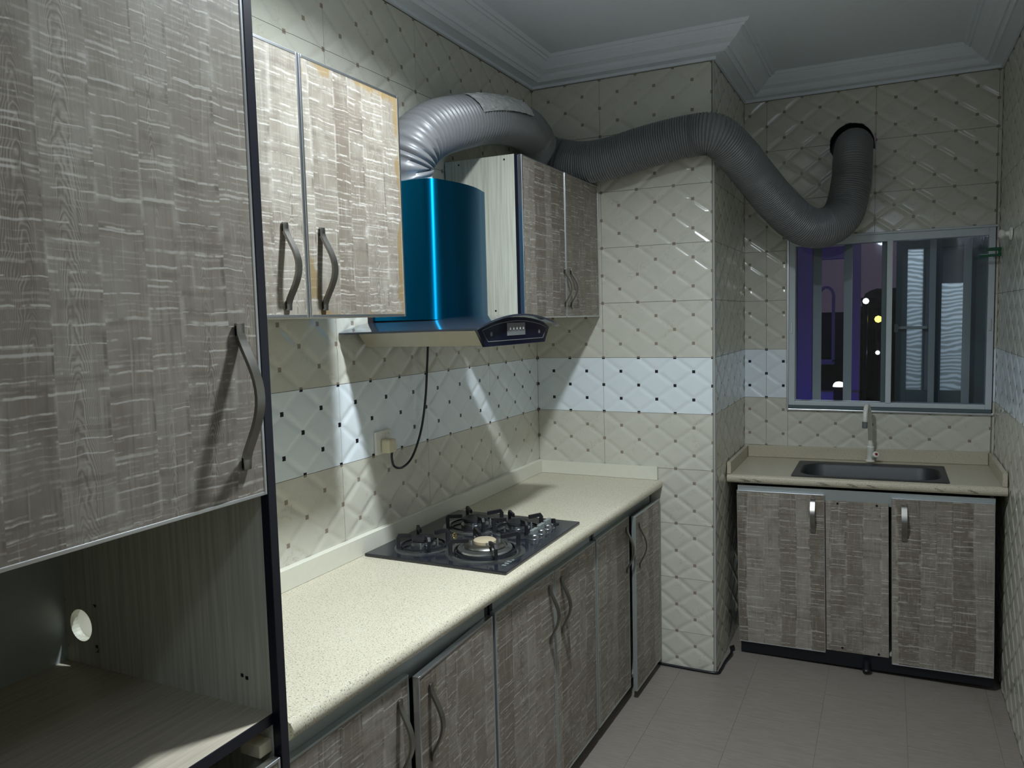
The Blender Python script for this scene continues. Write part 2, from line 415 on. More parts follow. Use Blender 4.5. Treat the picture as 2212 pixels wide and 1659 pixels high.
def tile_wall(parent, origin, rz, u_first, u0, u1, z_lo=0., z_hi=CB+.004, holes=(), round_hole=None):
    """origin: world point of u=0,z=0; rz: local X direction; tiles start at u_first + k*.5, clipped to [u0,u1] minus rectangles"""
    k = math.floor((u0-u_first)/.5 + 1e-6)
    ca, sa = math.cos(rz), math.sin(rz)
    while u_first + .5*k < u1 - .004:
        ut = u_first + .5*k; a, b = max(ut, u0), min(ut+.5, u1); k += 1
        if b - a < .006: continue
        for zt, mat in ROWS:
            c, d = max(zt, z_lo), min(zt+.25, z_hi)
            if d - c < .006: continue
            rects = [(a, b, c, d)]
            for h in holes:
                new = []
                for (p, q, r, s) in rects:
                    if h[1] <= p or h[0] >= q or h[3] <= r or h[2] >= s: new.append((p, q, r, s)); continue
                    if h[0] > p: new.append((p, h[0], r, s))
                    if h[1] < q: new.append((h[1], q, r, s))
                    pp, qq = max(p, h[0]), min(q, h[1])
                    if h[2] > r: new.append((pp, qq, r, h[2]))
                    if h[3] < s: new.append((pp, qq, h[3], s))
                rects = new
            for (p, q, r, s) in rects:
                if q-p < .008 or s-r < .008: continue
                hl = None
                if round_hole:
                    hx, hz, hr = round_hole
                    if p-hr < hx < q+hr and r-hr < hz < s+hr: hl = (round(hx-ut,4), round(hz-zt,4), hr)
                o = bpy.data.objects.new('tile', tile_mesh(p-ut, q-ut, r-zt, s-zt, mat, hl)); COL.objects.link(o)
                o.parent = parent; o.location = (origin[0]+ca*ut, origin[1]+sa*ut, zt); o.rotation_euler = (0, 0, rz)

# left wall (faces +x): local X = +y, local -Y = +x  -> rz = 90 deg
T = .12; g = GD
w = BM().box(-T, -g+.001, YB, 0, 0, ZC).done('wall_left', 'grout'); struct(w)
tile_wall(w, (0, 0), PI/2, 0, -2.95, 0)
# pillar block: faces -y and +x
w = BM().box(-T, NX-g, g-.001, YW+T, 0, ZC).done('pillar', 'grout'); struct(w)
tile_wall(w, (0, 0), 0, P3*2, 0, NX-.002)
tile_wall(w, (NX, 0), PI/2, 0, .002, YW)
# window wall
WX0, WX1, WZ0, WZ1 = 1.058, 1.957, 1.112, 1.976
HX, HZ, HR = 1.346, 2.414, .098
def slab(rects, name, y0, y1):
    b = BM()
    for (a, c, d, e_) in rects: b.box(a, c, y0, y1, d, e_)
    return b.done(name, 'grout')
h = .104
w = slab([(NX-g, WX0, 0, WZ1), (WX1, XR+T, 0, WZ1), (WX0, WX1, 0, WZ0), (NX-g, HX-h, WZ1, ZC), (HX+h, XR+T, WZ1, ZC), (HX-h, HX+h, WZ1, HZ-h), (HX-h, HX+h, HZ+h, ZC)], 'wall_back', YW+g-.001, YW+T)
struct(w)
tile_wall(w, (0, YW), 0, .952, NX, XR, holes=[(WX0, WX1, WZ0, WZ1)], round_hole=(HX, HZ, HR))
sl = BM().lathe([(HR-.001, 0), (HR+.003, 0), (HR+.003, .13), (0, .13), (0, .127), (HR-.001, .127), (HR-.001, 0)], 40).done('trim_7', 'black', None, True, (HX, YW+.001, HZ)); sl.rotation_euler = (-PI/2, 0, 0); struct(sl)  # black liner and end cap added to block sky light and keep the hole dark
# right wall (faces -x): local X = -y
w = BM().box(XR+g-.001, XR+T, YB, YW+g, 0, ZC).done('wall_right', 'grout'); struct(w)
tile_wall(w, (XR, 0), -PI/2, .18, -YW, 1.7)
w = BM().box(-T, XR+T, YB-T, YB, 0, ZC).done('wall_rear', 'tile'); struct(w)
w = BM().box(-T, XR+T, YB-T, YW+T, ZC, ZC+.1).done('ceiling', 'plaster'); struct(w)
fl = BM().box(-T, XR+T, YB-T, YW+T, -.1, -.0012).done('floor', 'floor_joint'); struct(fl)
fx = [-.12+.0] ; 
FX = [.385 + .3045*k for k in range(6)]; FYS = .609
for i in range(6):
    x0 = FX[i]; x1 = min(x0+.3045, XR)
    if x1 - x0 < .02: continue
    j0 = 0
    yy = .9 - (.3045 if i % 2 else 0)
    while yy > -3.5:
        y1 = min(yy, YW); y0 = yy-FYS; yy -= FYS
        if y1 - y0 < .02: continue
        b = BM().box(0, x1-x0-.001, 0, y1-y0-.001, -.003, 0)
        b.done('floor_tile', 'floor', fl, loc=(x0, y0, 0))

# cornice: profile (projection, z)
PROF = [(0, CB), (.012, CB), (.012, CB+.012), (.05, CB+.016), (.058, CB+.012), (.066, CB+.018), (.07, CB+.026), (.078, CB+.022), (.088, CB+.034),
        (.112, CB+.046), (.130, CB+.062), (.140, CB+.074), (.148, CB+.071), (.154, CB+.08), (.163, CB+.078), (.172, CB+.088), (.174, ZC), (0, ZC)]
def cornice(name, p0, p1, nrm, m0, m1):
    """along p0->p1 on the wall; nrm into the room; m0/m1 mitre: +1 inside corner shortens, -1 outside lengthens"""
    d = (Vector(p1)-Vector(p0)).normalized(); b = bmesh.new(); A, B = [], []
    for (q, z) in PROF:
        pa = Vector(p0) + Vector(nrm)*q + d*q*m0; pb = Vector(p1) + Vector(nrm)*q - d*q*m1
        A.append(b.verts.new((pa.x, pa.y, z))); B.append(b.verts.new((pb.x, pb.y, z)))
    for i in range(len(A)-1): b.faces.new((A[i], B[i], B[i+1], A[i+1]))
    b.faces.new(A); b.faces.new(B[::-1])
    struct(obj2(name, b, 'cornice', smooth=False))
cornice('trim_1', (0, YB), (0, 0), (1, 0), 0, 1)
cornice('trim_2', (0, 0), (NX, 0), (0, -1), 1, -1)
cornice('trim_3', (NX, 0), (NX, YW), (1, 0), -1, 1)
cornice('trim_4', (NX, YW), (XR, YW), (0, -1), 1, 1)
cornice('trim_5', (XR, YW), (XR, YB), (-1, 0), 1, 0)
# metal tile edging on the pillar corner
struct(BM().box(NX-.004, NX+.002, -.003, .004, 0, CB).done('trim_6', 'bar'))

# ------------------------------------------------------------------ cabinet helpers
def bow_handle(parent, x, z0, z1, out=.030, wd=.014, lean=0.):
    """bow handle on a door whose front is local y=0 (outwards -y)"""
    pts = []; L = z1-z0; N = 18
    for i in range(N+1):
        t = i/N; s = math.sin(PI*min(1, max(0, (t-.06)/.88)))
        pts.append((x, -.003 - out*s**1.25, z0 + L*t))
    b = BM().strip(pts, wd, .006, (1, 0, 0))
    b.box(x-wd/2, x+wd/2, -.006, 0, z0-.004, z0+.018, .0015).box(x-wd/2, x+wd/2, -.006, 0, z1-.018, z1+.004, .0015)
    return b.done('handle', 'handle', parent, True)
def door(parent, x0, x1, z0, z1, yf, handle=None, mat='wood', trim=True, th=.018, pivot='l', swing=0., hz=None, tw=.0055):
    """door panel with its origin at its lower hinge corner, front at local y=-th"""
    d = obj2('door', BM().box(.002, x1-x0-.002, -th+.0012, 0, .002, z1-z0-.002).b, mat, parent)
    wdt, hgt = x1-x0, z1-z0
    if swing:
        # hinge on the far (x1) side: rotate about x1
        a = swing; d.location = (x1 - wdt*math.cos(a), yf - wdt*math.sin(a)*1., z0); d.rotation_euler = (0, 0, a)
    else: d.location = (x0, yf, z0)
    if trim:
        b = BM().box(0, tw, -th, -.001, 0, hgt, .0012).box(wdt-tw, wdt, -th, -.001, 0, hgt, .0012)
        b.box(tw, wdt-tw, -th, -.001, 0, tw, .0012).box(tw, wdt-tw, -th, -.001, hgt-tw, hgt, .0012)
        b.done('edge_trim', 'alu' if trim is True else trim, d)
    if handle is not None:
        hnd = bow_handle(d, handle, hz[0]-z0, hz[1]-z0); hnd.location = (0, -th, 0)
    return d
def carcass(parent, w_, dp, z0, z1, mat='laminate', back=True, top=True, rail=None):
    t = .016
    BM().box(0, t, -dp, 0, z0, z1).done('side_panel', mat, parent); BM().box(w_-t, w_, -dp, 0, z0, z1).done('side_panel', mat, parent)
    BM().box(t, w_-t, -dp, -.001, z0, z0+t).done('bottom_panel', mat, parent)
    if top: BM().box(t, w_-t, -dp, -.001, z1-t, z1).done('top_panel', mat, parent)
    if back: BM().box(t, w_-t, -.008, 0, z0+t, z1-t).done('back_panel', mat, parent)
    if rail: BM().box(t, w_-t, -dp-.001, -dp+.015, rail, z1-t if top else z1).done('front_rail', 'rail', parent)

# ------------------------------------------------------------------ tall cabinet (left)
TY, TD = -2.402, .56            # outer face of its far side panel, carcass front
TWd = .66
tc = empty('tall_cabinet', (.004, TY-TWd, 0), PI/2)
tag(tc, 'tall cabinet with a large weathered-wood door above an open shelf niche, standing before the worktop', 'cabinet')
dp = TD-.004; t = .017
# far side panel with a cable hole
b = bmesh.new(); hc = Vector((-.055, 1.012)); hr = .033; N = 28
ya, yb, za, zb = -dp, 0., .0, 2.3
def ringpts(xx): return [b.verts.new((xx, hc.x+hr*math.cos(2*PI*k/N), hc.y+hr*math.sin(2*PI*k/N))) for k in range(N)]
def sq(k):
    a = 2*PI*k/N; c, s = math.cos(a), math.sin(a); m = max(abs(c), abs(s)); return hc.x+.05*c/m, hc.y+.05*s/m
for xx in (TWd-t, TWd):
    pass
R0, R1 = ringpts(TWd-t), ringpts(TWd); S0 = [b.verts.new((TWd-t,)+sq(k)) for k in range(N)]; S1 = [b.verts.new((TWd,)+sq(k)) for k in range(N)]
for k in range(N):
    j = (k+1) % N
    b.faces.new((R0[k], R0[j], S0[j], S0[k])); b.faces.new((R1[j], R1[k], S1[k], S1[j])); b.faces.new((R0[j], R0[k], R1[k], R1[j]))
bb = BM(); bb.b = b
for (y0, y1, z0, z1) in ((ya, hc.x-.05, za, zb), (hc.x+.05, yb, za, zb), (hc.x-.05, hc.x+.05, za, hc.y-.05), (hc.x-.05, hc.x+.05, hc.y+.05, zb)):
    bb.box(TWd-t, TWd, y0, y1, z0, z1)
bb.done('side_panel', 'laminate', tc)
BM().box(0, t, -dp, 0, 0, 2.3).done('side_panel', 'laminate', tc)
BM().box(TWd-t-.001, TWd+.001, -dp-.018, -dp, 0, 2.3, .001).done('edge_band', 'edge', tc)['label'] = 'black front edge of the far side panel'
BM().box(t, TWd-t, -.008, -.002, .1, 2.28).done('back_panel', 'backboard', tc)
BM().box(t, TWd-t, -dp, -.01, 2.28, 2.3).done('top_panel', 'laminate', tc)
SZ = .932
BM().box(t, TWd-t, -dp, -.008, SZ-.018, SZ).done('shelf', 'shelf', tc)
BM().box(t, TWd-t, -dp-.003, -dp, SZ-.019, SZ-.0005).done('shelf_edge', 'edge', tc)
BM().box(t, TWd-t, -dp, -.008, 1.36, 1.378).done('fixed_shelf', 'laminate', tc)
BM().box(t, TWd-t, -dp, -.008, .1, .118).done('bottom_panel', 'laminate', tc)
BM().box(t, TWd-t, -dp+.06, -dp+.05, 0, .1).done('plinth', 'black', tc)
dd = door(tc, .004, TWd-.0215, 1.322, 2.29, -dp, trim=True, tw=.006, th=.02)
h_ = bow_handle(dd, TWd-.0215-.05, .055, .285, .036, .017); h_.location = (0, -.02, 0)
dd = door(tc, .004, TWd-.0215, .12, .858, -dp, trim=True, tw=.006)
h_ = bow_handle(dd, TWd-.0215-.05, .45, .65, .032, .014); h_.location = (0, -.018, 0)
BM().box(TWd-t-.03, TWd-t, -dp+.004, -dp+.05, .862, .885, .002).done('hinge', 'cream_pl', tc)['label'] = 'small hinge block inside the carcass'
for (y_, z_) in ((-dp+.055, .985), (-dp+.066, .988), (-.10, .975)): BM().box(TWd-t-.001, TWd-t, y_-.003, y_+.003, z_-.003, z_+.003).done('screw_hole', 'black', tc)

# ------------------------------------------------------------------ wall cabinets
UD = .302
u = empty('wall_cabinet', (.003, -2.392, 0), PI/2)
tag(u, 'brightly lit pale wood wall cabinet with brown-stained edges beside the blue hood', 'cabinet', 'wall cabinets either side of the hood')
carcass(u, .790, UD, 1.622, 2.212)
d1 = door(u, .0, .3955, 1.622, 2.212, -UD, mat='wood', tw=.007); hh = bow_handle(d1, .325, .02, .205, .034, .0165); hh.location = (0, -.018, 0)
d2 = door(u, .3985, .792, 1.622, 2.212, -UD, mat='wood_pale', tw=.007); hh = bow_handle(d2, .050, .02, .205, .034, .0165); hh.location = (0, -.018, 0)
u = empty('wall_cabinet', (.003, -.822, 0), PI/2)
tag(u, 'dim grey-brown wall cabinet under the duct in the corner, pale side panel facing the hood', 'cabinet', 'wall cabinets either side of the hood')
carcass(u, .816, UD-.012, 1.612, 2.203)
BM().box(-.0005, .0015, -UD+.0115, -UD-.001, 1.612, 2.203).done('edge_band', 'edge', u)  # black strip put in for the shade of the gap between carcass and door
d1 = door(u, .002, .413, 1.610, 2.200, -UD+.0015, tw=.005); hh = bow_handle(d1, .393, .045, .195, .03, .012); hh.location = (0, -.018, 0)
d2 = door(u, .417, .816, 1.610, 2.200, -UD+.0015, tw=.005); hh = bow_handle(d2, .045, .045, .195, .03, .012); hh.location = (0, -.018, 0)
for (y_, z_) in ((-.06, 2.187), (-.25, 2.187), (-.015, 2.13), (-.2, 1.64)): BM().box(-.0008, 0, y_-.003, y_+.003, z_-.003, z_+.003).done('screw_hole', 'black', u)

# ------------------------------------------------------------------ base cabinets (left run, slightly off the wall line)
ANG = PI/2 - math.atan(.025)
def base_xy(y): return .575 + .025*y
BZ0, BZ1 = .055, .787; BD = .478
labels = ['base cabinet beside the tall unit, its second door standing ajar', 'base cabinet directly under the gas hob, both doors shut', 'base cabinet in the corner by the tiled pillar, far door standing proud']
defs = [(-2.335, -1.528, -1.935), (-1.520, -.740, -1.113), (-.735, -.006, -.361)]
for i, (ya, yb, ym) in enumerate(defs):
    o = empty('base_cabinet', (base_xy(ya)-.018-BD, ya, 0), ANG)
    tag(o, labels[i], 'cabinet', 'base cabinets under the cream worktop')
    wd_ = yb-ya; mm = ym-ya
    carcass(o, wd_-.004, BD, .06, .822, top=False, rail=.765)
    BM().box(.01, wd_-.01, -BD+.05 - (.02 if i == 2 else 0), -BD+.065, 0, .06).done('plinth', 'black', o)
    for xx in (0, wd_-.020): BM().box(xx-.0005, xx+.0165, -BD-.0015, -BD+.012, .06, .8215).done('edge_band', 'edge', o)
    hzl = (.56, .745)
    a = door(o, .002, mm-.002, BZ0, BZ1 + (.003 if i == 0 else 0), -BD, trim='rail', handle=mm-.045 if i < 2 else mm-.04, hz=hzl, tw=.006)
    a = door(o, mm+.002, wd_-.004, BZ0 if i < 2 else BZ0-.018, BZ1-.003, -BD, trim='alu' if i == 0 else 'rail', handle=.05, hz=hzl, swing=(.058, 0, 0)[i], tw=.006)
    if i == 2: a.location.y -= .026

# worktop with bullnose front
CZ = .866; CTH = .041
def ctop(xf):
    r = CTH/2; pr = [(.001, CZ-CTH), (xf-r, CZ-CTH)]
    for k in range(1, 9):
        a = -PI/2 + PI*k/9; pr.append((xf-r+r*math.cos(a), CZ-r+r*math.sin(a)))
    pr += [(xf-r, CZ), (.001, CZ)]; return pr
b = bmesh.new(); A = [b.verts.new((x, -2.335, z)) for x, z in ctop(.528)]; B = [b.verts.new((x, -.002, z)) for x, z in ctop(.607)]
for i in range(len(A)):
    j = (i+1) % len(A); b.faces.new((A[i], A[j], B[j], B[i]))
b.faces.new(A); b.faces.new(B[::-1])
wt = obj2('worktop', b, 'counter', None, True)
tag(wt, 'long cream speckled worktop with rounded front edge, running along the left wall', 'worktop')
b = BM().prism([(.0, CZ+.001), (.019, CZ+.001), (.019, CZ+.060), (.016, CZ+.062), (.0, CZ+.062)], 1, -2.335, -.001); b.done('upstand', 'upstand', wt)
b = BM().prism([(-.019, CZ+.001), (-.001, CZ+.001), (-.001, CZ+.060), (-.019, CZ+.060)], 0, .0195, .588); b.done('upstand', 'upstand', wt)

# ------------------------------------------------------------------ gas hob
hb = empty('gas_hob', (.285, -1.138, CZ+.0005))
tag(hb, 'black glass four-burner gas hob set on the cream worktop', 'hob')
hx0, hx1, hy0, hy1 = -.258, .245, -.305, .295
BM().box(hx0, hx1, hy0, hy1, 0, .010, .003).done('glass_plate', 'hob_glass', hb)
def burner(x, y, R, big=False):
    z = .010
    BM().lathe([(R*1.42, z), (R*1.42, z+.003), (R*1.30, z+.0055), (R*1.12, z+.002), (R*1.12, z)], 36).done('drip_ring', 'steel', hb, True, (x, y, 0))
    pr = empty('pan_support', (x, y, 0)); pr.parent = hb
    m = BM(); ro = R*1.08
    n_ = 32
    # ring
    c = [(ro*math.cos(2*PI*k/n_), ro*math.sin(2*PI*k/n_), z+.008) for k in range(n_+1)]
    m.strip(c, .006, .004, (0, 0, 1))
    for k in range(4):
        a = PI/4 + k*PI/2; ca, sa = math.cos(a), math.sin(a); ax = (-sa, ca, 0)
        hgt = .046
        m.strip([(ro*.99*ca, ro*.99*sa, z+.004), (ro*1.15*ca, ro*1.15*sa, z+.007), (ro*1.16*ca, ro*1.16*sa, z+hgt-.006), (ro*1.13*ca, ro*1.13*sa, z+hgt), (ro*.55*ca, ro*.55*sa, z+hgt-.004)], .0085, .012, ax)
    o = m.done('pan_support', 'cast', hb, loc=(x, y, 0)); bpy.data.objects.remove(pr)
    if big:
        BM().lathe([(0, z), (R*.98, z), (R*1.0, z+.006), (R*.96, z+.016), (R*.80, z+.021), (R*.78, z+.015), (0, z+.015)], 40).done('burner_crown', 'steel', hb, True, (x, y, 0))
        m = BM().lathe([(0, z+.015), (R*.72, z+.015), (R*.74, z+.022), (R*.66, z+.029), (R*.45, z+.031), (R*.43, z+.03), (0, z+.03)], 40)
        o = m.done('burner_ring', 'handle', hb, True, (x, y, 0))
        BM().lathe([(0, z+.03), (R*.40, z+.03), (R*.40, z+.038), (R*.36, z+.041), (0, z+.0415)], 32)  .done('burner_cap', 'tan', hb, True, (x, y, 0))
        for k in range(5):
            a = k*2*PI/5+.3; BM().lathe([(0, z+.03), (.003, z+.03), (.003, z+.041), (0, z+.042)], 8).done('spark_plug', 'grey_pl', hb, True, (x+R*.52*math.cos(a), y+R*.52*math.sin(a), 0))
    else:
        BM().lathe([(0, z), (R*.62, z), (R*.62, z+.010), (R*.50, z+.013), (R*.50, z+.022), (0, z+.022)], 32).done('burner_crown', 'steel', hb, True, (x, y, 0))
        BM().lathe([(0, z+.022), (R*.54, z+.022), (R*.57, z+.026), (R*.54, z+.033), (0, z+.034)], 32).done('burner_cap', 'cast', hb, True, (x, y, 0))
        for k in range(2):
            a = k*PI*.6-1.2; BM().lathe([(0, z), (.003, z), (.003, z+.023), (0, z+.024)], 8).done('spark_plug', 'grey_pl', hb, True, (x+R*.7*math.cos(a), y+R*.7*math.sin(a), 0))
burner(-.118, -.176, .066); burner(.095, -.15, .090, True); burner(-.08, .105, .080); burner(.085, .112, .070)
for k, (kx, ky) in enumerate(((.180, .040), (.176, .105), (.172, .170), (.168, .232))):
    if k < 3:
        kn = BM().lathe([(0, .010), (.026, .010), (.026, .0125), (.0215, .0135), (.0205, .024), (.017, .027), (0, .027)], 28).done('knob', 'steel', hb, True, (kx, ky, 0))
        BM().box(-.0065, .0065, -.021, .021, .0265, .043, .002).done('knob_grip', 'rail', kn)
    else:
        kn = BM().lathe([(0, .010), (.022, .010), (.021, .014), (.010, .016), (.008, .028), (0, .029)], 20).done('knob_stem', 'black', hb, True, (kx, ky, 0))
for k in range(6): BM().box(.205, .219, -.255+.018*k, -.245+.018*k, .010, .0104).done('printed_mark', 'rail', hb)
# little chain lying on the hob
ch = empty('chain', (.215, -1.185, CZ+.011)); tag(ch, 'thin brass chain lying on the hob between its burners', 'chain')
m = BM()
for k in range(11):
    a = .5+k*.28; cx_, cy_ = .03*math.cos(a)*.8, -.045+.009*k
    c = [(cx_+.006*math.cos(q), cy_+.004*math.sin(q), .0025 + (.002*math.sin(q) if k % 2 else 0)) for q in [2*PI*i/10 for i in range(11)]]
    m.tube(c, .0011, 6, False)
m.done('chain_links', 'brass', ch, True)['kind'] = 'stuff'

# ------------------------------------------------------------------ range hood
hd = empty('range_hood', (0, -1.153, 1.53))
tag(hd, 'cooker hood with shiny blue steel chimney and curved dark glass canopy above the hob', 'hood')
sec = [(.002, -.181), (.222, -.181)]
for k in range(1, 8):
    a = -PI/2 + (PI/2-.12)*k/8; sec.append((.222+.042*math.cos(a), -.139+.042*math.sin(a)))
for k in range(9):
    yv = -.134 + .268*k/8; sec.append((.2645 + .020*(1-(yv/.134)**2), yv))
for k in range(1, 8):
    a = .12 + (PI/2-.12)*k/8; sec.append((.222+.042*math.cos(a), .139+.042*math.sin(a)))
sec += [(.222, .181), (.002, .181)]
BM().prism(sec, 2, .082, .515).done('chimney', 'blue', hd, True)
BM().box(.002, .02, -.187, -.181, .06, .515).done('wall_bracket', 'black', hd)
BM().lathe([(.083, .512), (.083, .55), (.079, .55), (.079, .512)], 36, (.105, -.087, 0)).done('duct_collar', 'white_pl', hd, True)
# glass canopy: arched across its width
b = bmesh.new(); n_ = 28; L0 = []; 
def arch(q): return .048 + .040*(1-q*q)
rows_ = []
for i in range(n_+1):
    q = -1+2*i/n_; y_ = q*.308; z_ = arch(q)
    xf = .468 - .0*q*q
    yw_ = y_ - .030
    rows_.append([b.verts.new((.002, yw_, z_-.006)), b.verts.new((xf, y_, z_)), b.verts.new((xf, y_, z_+.006)), b.verts.new((.002, yw_, z_))])
for A, B in zip(rows_, rows_[1:]):
    for k in range(4): b.faces.new((A[k], A[(k+1) % 4], B[(k+1) % 4], B[k]))
b.faces.new(rows_[0]); b.faces.new(rows_[-1][::-1])
obj2('canopy', b, 'glass_dark', hd, True)['label'] = 'curved dark glass canopy'
# body under the canopy
b = bmesh.new(); pa, pb = [], []
poly = [(-.222, .0), (.212, .0), (.252, .046)] + [(.252*q, arch(q*.252/.308)-.006) for q in (.6, .2, -.2, -.6)] + [(-.268, .046)]
obj2('body', BM().prism(poly, 0, .02, .44).b, 'hood_side', hd)
poly2 = [(-.226, -.003), (.214, -.003), (.256, .047)] + [(.256*q, arch(q*.256/.308)-.004) for q in (.8, .6, .4, .2, 0, -.2, -.4, -.6, -.8)] + [(-.272, .047)]
cp = obj2('control_panel', BM().prism(poly2, 0, .4405, .449).b, 'navy', hd)
ins = [(-.208, .012), (.198, .012), (.232, .046)] + [(.232*q, arch(q*.232/.308)-.016) for q in (.75, .5, .25, 0, -.25, -.5, -.75)] + [(-.243, .046)]
m = BM(); ins3 = [(.4494, y_, z_) for y_, z_ in ins]; m.strip(ins3+ins3[:1], .0012, .0022, (1, 0, 0)); m.done('trim_line', 'grey_pl', cp)
BM().box(.449, .4502, -.078, .055, .026, .066, .0004).done('display', 'grey_pl', cp)
for k in range(5): BM().lathe([(0, 0), (.0045, 0), (.0045, .002), (0, .0025)], 12).done('button', 'led', cp, False, (.450, -.058+.024*k, .048)).rotation_euler = (0, PI/2, 0)
for y_ in (-.185, .168): BM().lathe([(0, 0), (.007, 0), (.006, .0015), (0, .002)], 14).done('screw', 'grey_pl', cp, False, (.449, y_, .034)).rotation_euler = (0, PI/2, 0)
for y_ in (-.12, .1): BM().lathe([(.03, 0), (.036, -.002), (.03, -.004), (0, -.004)], 24).done('lamp_lens', 'grey_pl', hd, True, (.36, y_, 0))

# ------------------------------------------------------------------ exhaust duct
RD = .0855
path = [(.107, -1.240, 2.075), (.112, -1.250, 2.115), (.135, -1.222, 2.185), (.150, -1.12, 2.248), (.158, -.97, 2.300), (.163, -.80, 2.345), (.163, -.62, 2.374), (.152, -.43, 2.392), (.118, -.26, 2.392), (.108, -.15, 2.352),
        (.165, -.103, 2.325), (.270, -.097, 2.296), (.40, -.096, 2.296), (.585, -.094, 2.330), (.76, -.088, 2.352), (.865, -.075, 2.345), (.935, .02, 2.278), (.985, .15, 2.205),
        (1.065, .30, 2.095), (1.16, .42, 2.005), (1.25, .50, 1.995), (1.322, .56, 2.06), (1.352, .60, 2.20), (1.356, .635, 2.31), (1.357, .70, 2.375), (1.357, .80, 2.405), (1.357, .89, 2.405)]
cl_ = spline(path, 24)
# arc-length resample with varying rib pitch
S = [0.]
for a, b_ in zip(cl_, cl_[1:]): S.append(S[-1] + (b_-a).length)
def at(s):
    lo = 0
    import bisect
    k = min(max(bisect.bisect_left(S, s), 1), len(S)-1); f = (s-S[k-1])/max(1e-9, S[k]-S[k-1]); return cl_[k-1].lerp(cl_[k], f)
pts, rad = [], []; s = 0.; Ltot = S[-1]
while s < Ltot-.012:
    pitch_ = .021 if s < .62 else (.0125 if s < .95 else .0098)
    amp = .0048 if s < .62 else .0032
    for q, k in ((0., -1), (.3, .55), (.5, 1), (.7, .55)):
        pts.append(at(s + q*pitch_)); sag = 1 + .03*math.sin(s*5.1); rad.append((RD + amp*k)*sag)
    s += pitch_
dm = BM().tube(pts, rad, 36, False)
du = dm.done('exhaust_duct', 'duct', None, True)
tag(du, 'grey flexible ribbed duct from hood to the hole above the window', 'duct')
for f in du.data.polygons: f.use_smooth = True
du.data.set_sharp_from_angle(angle=math.radians(80))
# crinkled foil patch on its first bend
b = bmesh.new(); G = []
for i in range(25):
    s = .42 + .42*i/24; c = at(s); tg = (at(s+.01)-at(s-.01)).normalized(); side = tg.cross(Vector((0,0,1))).normalized(); upv = side.cross(tg)
    row = []
    for j in range(13):
        a = .30 + 1.05*j/12
        w_ = mnoise.noise(Vector((i*.7, j*.8, 3.)))*.0055
        edge_ = .006*mnoise.noise(Vector((i*.9, j*.1, 9.)))
        row.append(b.verts.new(c + (upv*math.cos(a) + side*math.sin(a))*(RD+.0085 + w_) + tg*edge_))
    G.append(row)
for A, B in zip(G, G[1:]):
    for k in range(12): b.faces.new((A[k], A[k+1], B[k+1], B[k]))
fo = obj2('foil_patch', b, 'foil', du); fo['label'] = 'crinkled shiny foil tape on top of the bend'
sm = fo.modifiers.new('thick', 'SOLIDIFY'); sm.thickness = .0008

# ------------------------------------------------------------------ socket, plug and cord
so = empty('wall_socket', (0, -1.290, 1.171)); tag(so, 'cream wall socket plate on the white tile band under the hood', 'socket')
BM().box(.0005, .010, -.044, .042, 0, .078, .003).done('face_plate', 'white_pl', so)
BM().box(.0095, .013, .008, .026, .05, .066, .001).done('switch', 'white_pl', so)
BM().box(.0098, .0105, .018, .030, .061, .066).done('indicator', 'black', so)
pc = empty('power_cord', (.011, -1.288, 1.175)); tag(pc, 'black power cord with cream plug, looping from the hood to the wall socket', 'cord')
b = BM().box(0, .034, -.022, .022, .0, .046, .006); b.done('plug', 'cream_pl', pc)
cpts = spline([(.026, .003, .002), (.024, .004, -.02), (.022, .02, -.05), (.018, .075, -.063), (.017, .14, -.035), (.017, .20, .05), (.019, .232, .16), (.024, .242, .27), (.03, .243, .35)], 10)
BM().tube(cpts, .0042, 10).done('cable', 'black', pc, True)

# ------------------------------------------------------------------ sink run (niche)
TL = -math.radians(.9)
sk = empty('sink_cabinet', (.852, .268, 0), rot=(0, 0, 0))
tag(sk, 'weathered-wood sink cabinet with two handled doors and a plain centre panel under the window', 'cabinet')
sk.rotation_euler = (0, TL, 0)
kx0, kx1 = .052, 1.085; kd = .0
t = .016
BM().box(kx0, kx0+t, .012, .49, .075, .80).done('side_panel', 'laminate', sk); BM().box(kx1-t, kx1, .012, .49, .075, .80).done('side_panel', 'laminate', sk)
BM().box(kx0+t, kx1-t, .012, .49, .075, .09).done('bottom_panel', 'laminate', sk)
BM().box(kx0+t, kx1-t, .48, .49, .09, .78).done('back_panel', 'laminate', sk)
BM().box(kx0, kx1, .006, .012, .745, .806).done('front_rail', 'rail', sk)
BM().box(kx0+.005, kx1, .004, .02, .005, .075).done('plinth', 'black', sk)
dl = door(sk, .050, .432, .060, .785, .006, tw=.0035); hh = bow_handle(dl, .333, .555, .705, .028, .020); hh.location = (0, -.018, 0)
cpn = BM().box(0, .254, -.002, .010, 0, .687).done('centre_panel', 'wood', sk); cpn.location = (.435, .0, .072)
for (x_, z_) in ((.05, .676), (.208, .676), (.066, .018), (.214, .01)):
    sp = BM().lathe([(0, 0), (.005, 0), (.005, .002), (0, .002)], 10).done('screw', 'black', cpn, False, (x_, -.002, z_)); sp.rotation_euler = (PI/2, 0, 0)
dr = door(sk, .700, 1.082, .048, .788, .006, tw=.0035); hh = bow_handle(dr, .050, .560, .715, .028, .022); hh.location = (0, -.018, 0)
BM().lathe([(.0, .004), (.018, .004), (.020, .012), (.014, .02), (.014, .055), (0, .055)], 16).done('foot', 'black', sk, True, (.60, -.018, .0))

sw = empty('sink_worktop', (NX, 0, .858)); sw.rotation_euler = (0, TL, 0)
tag(sw, 'short tan speckled worktop with scuffed rounded edge, holding the sink under the window', 'worktop')
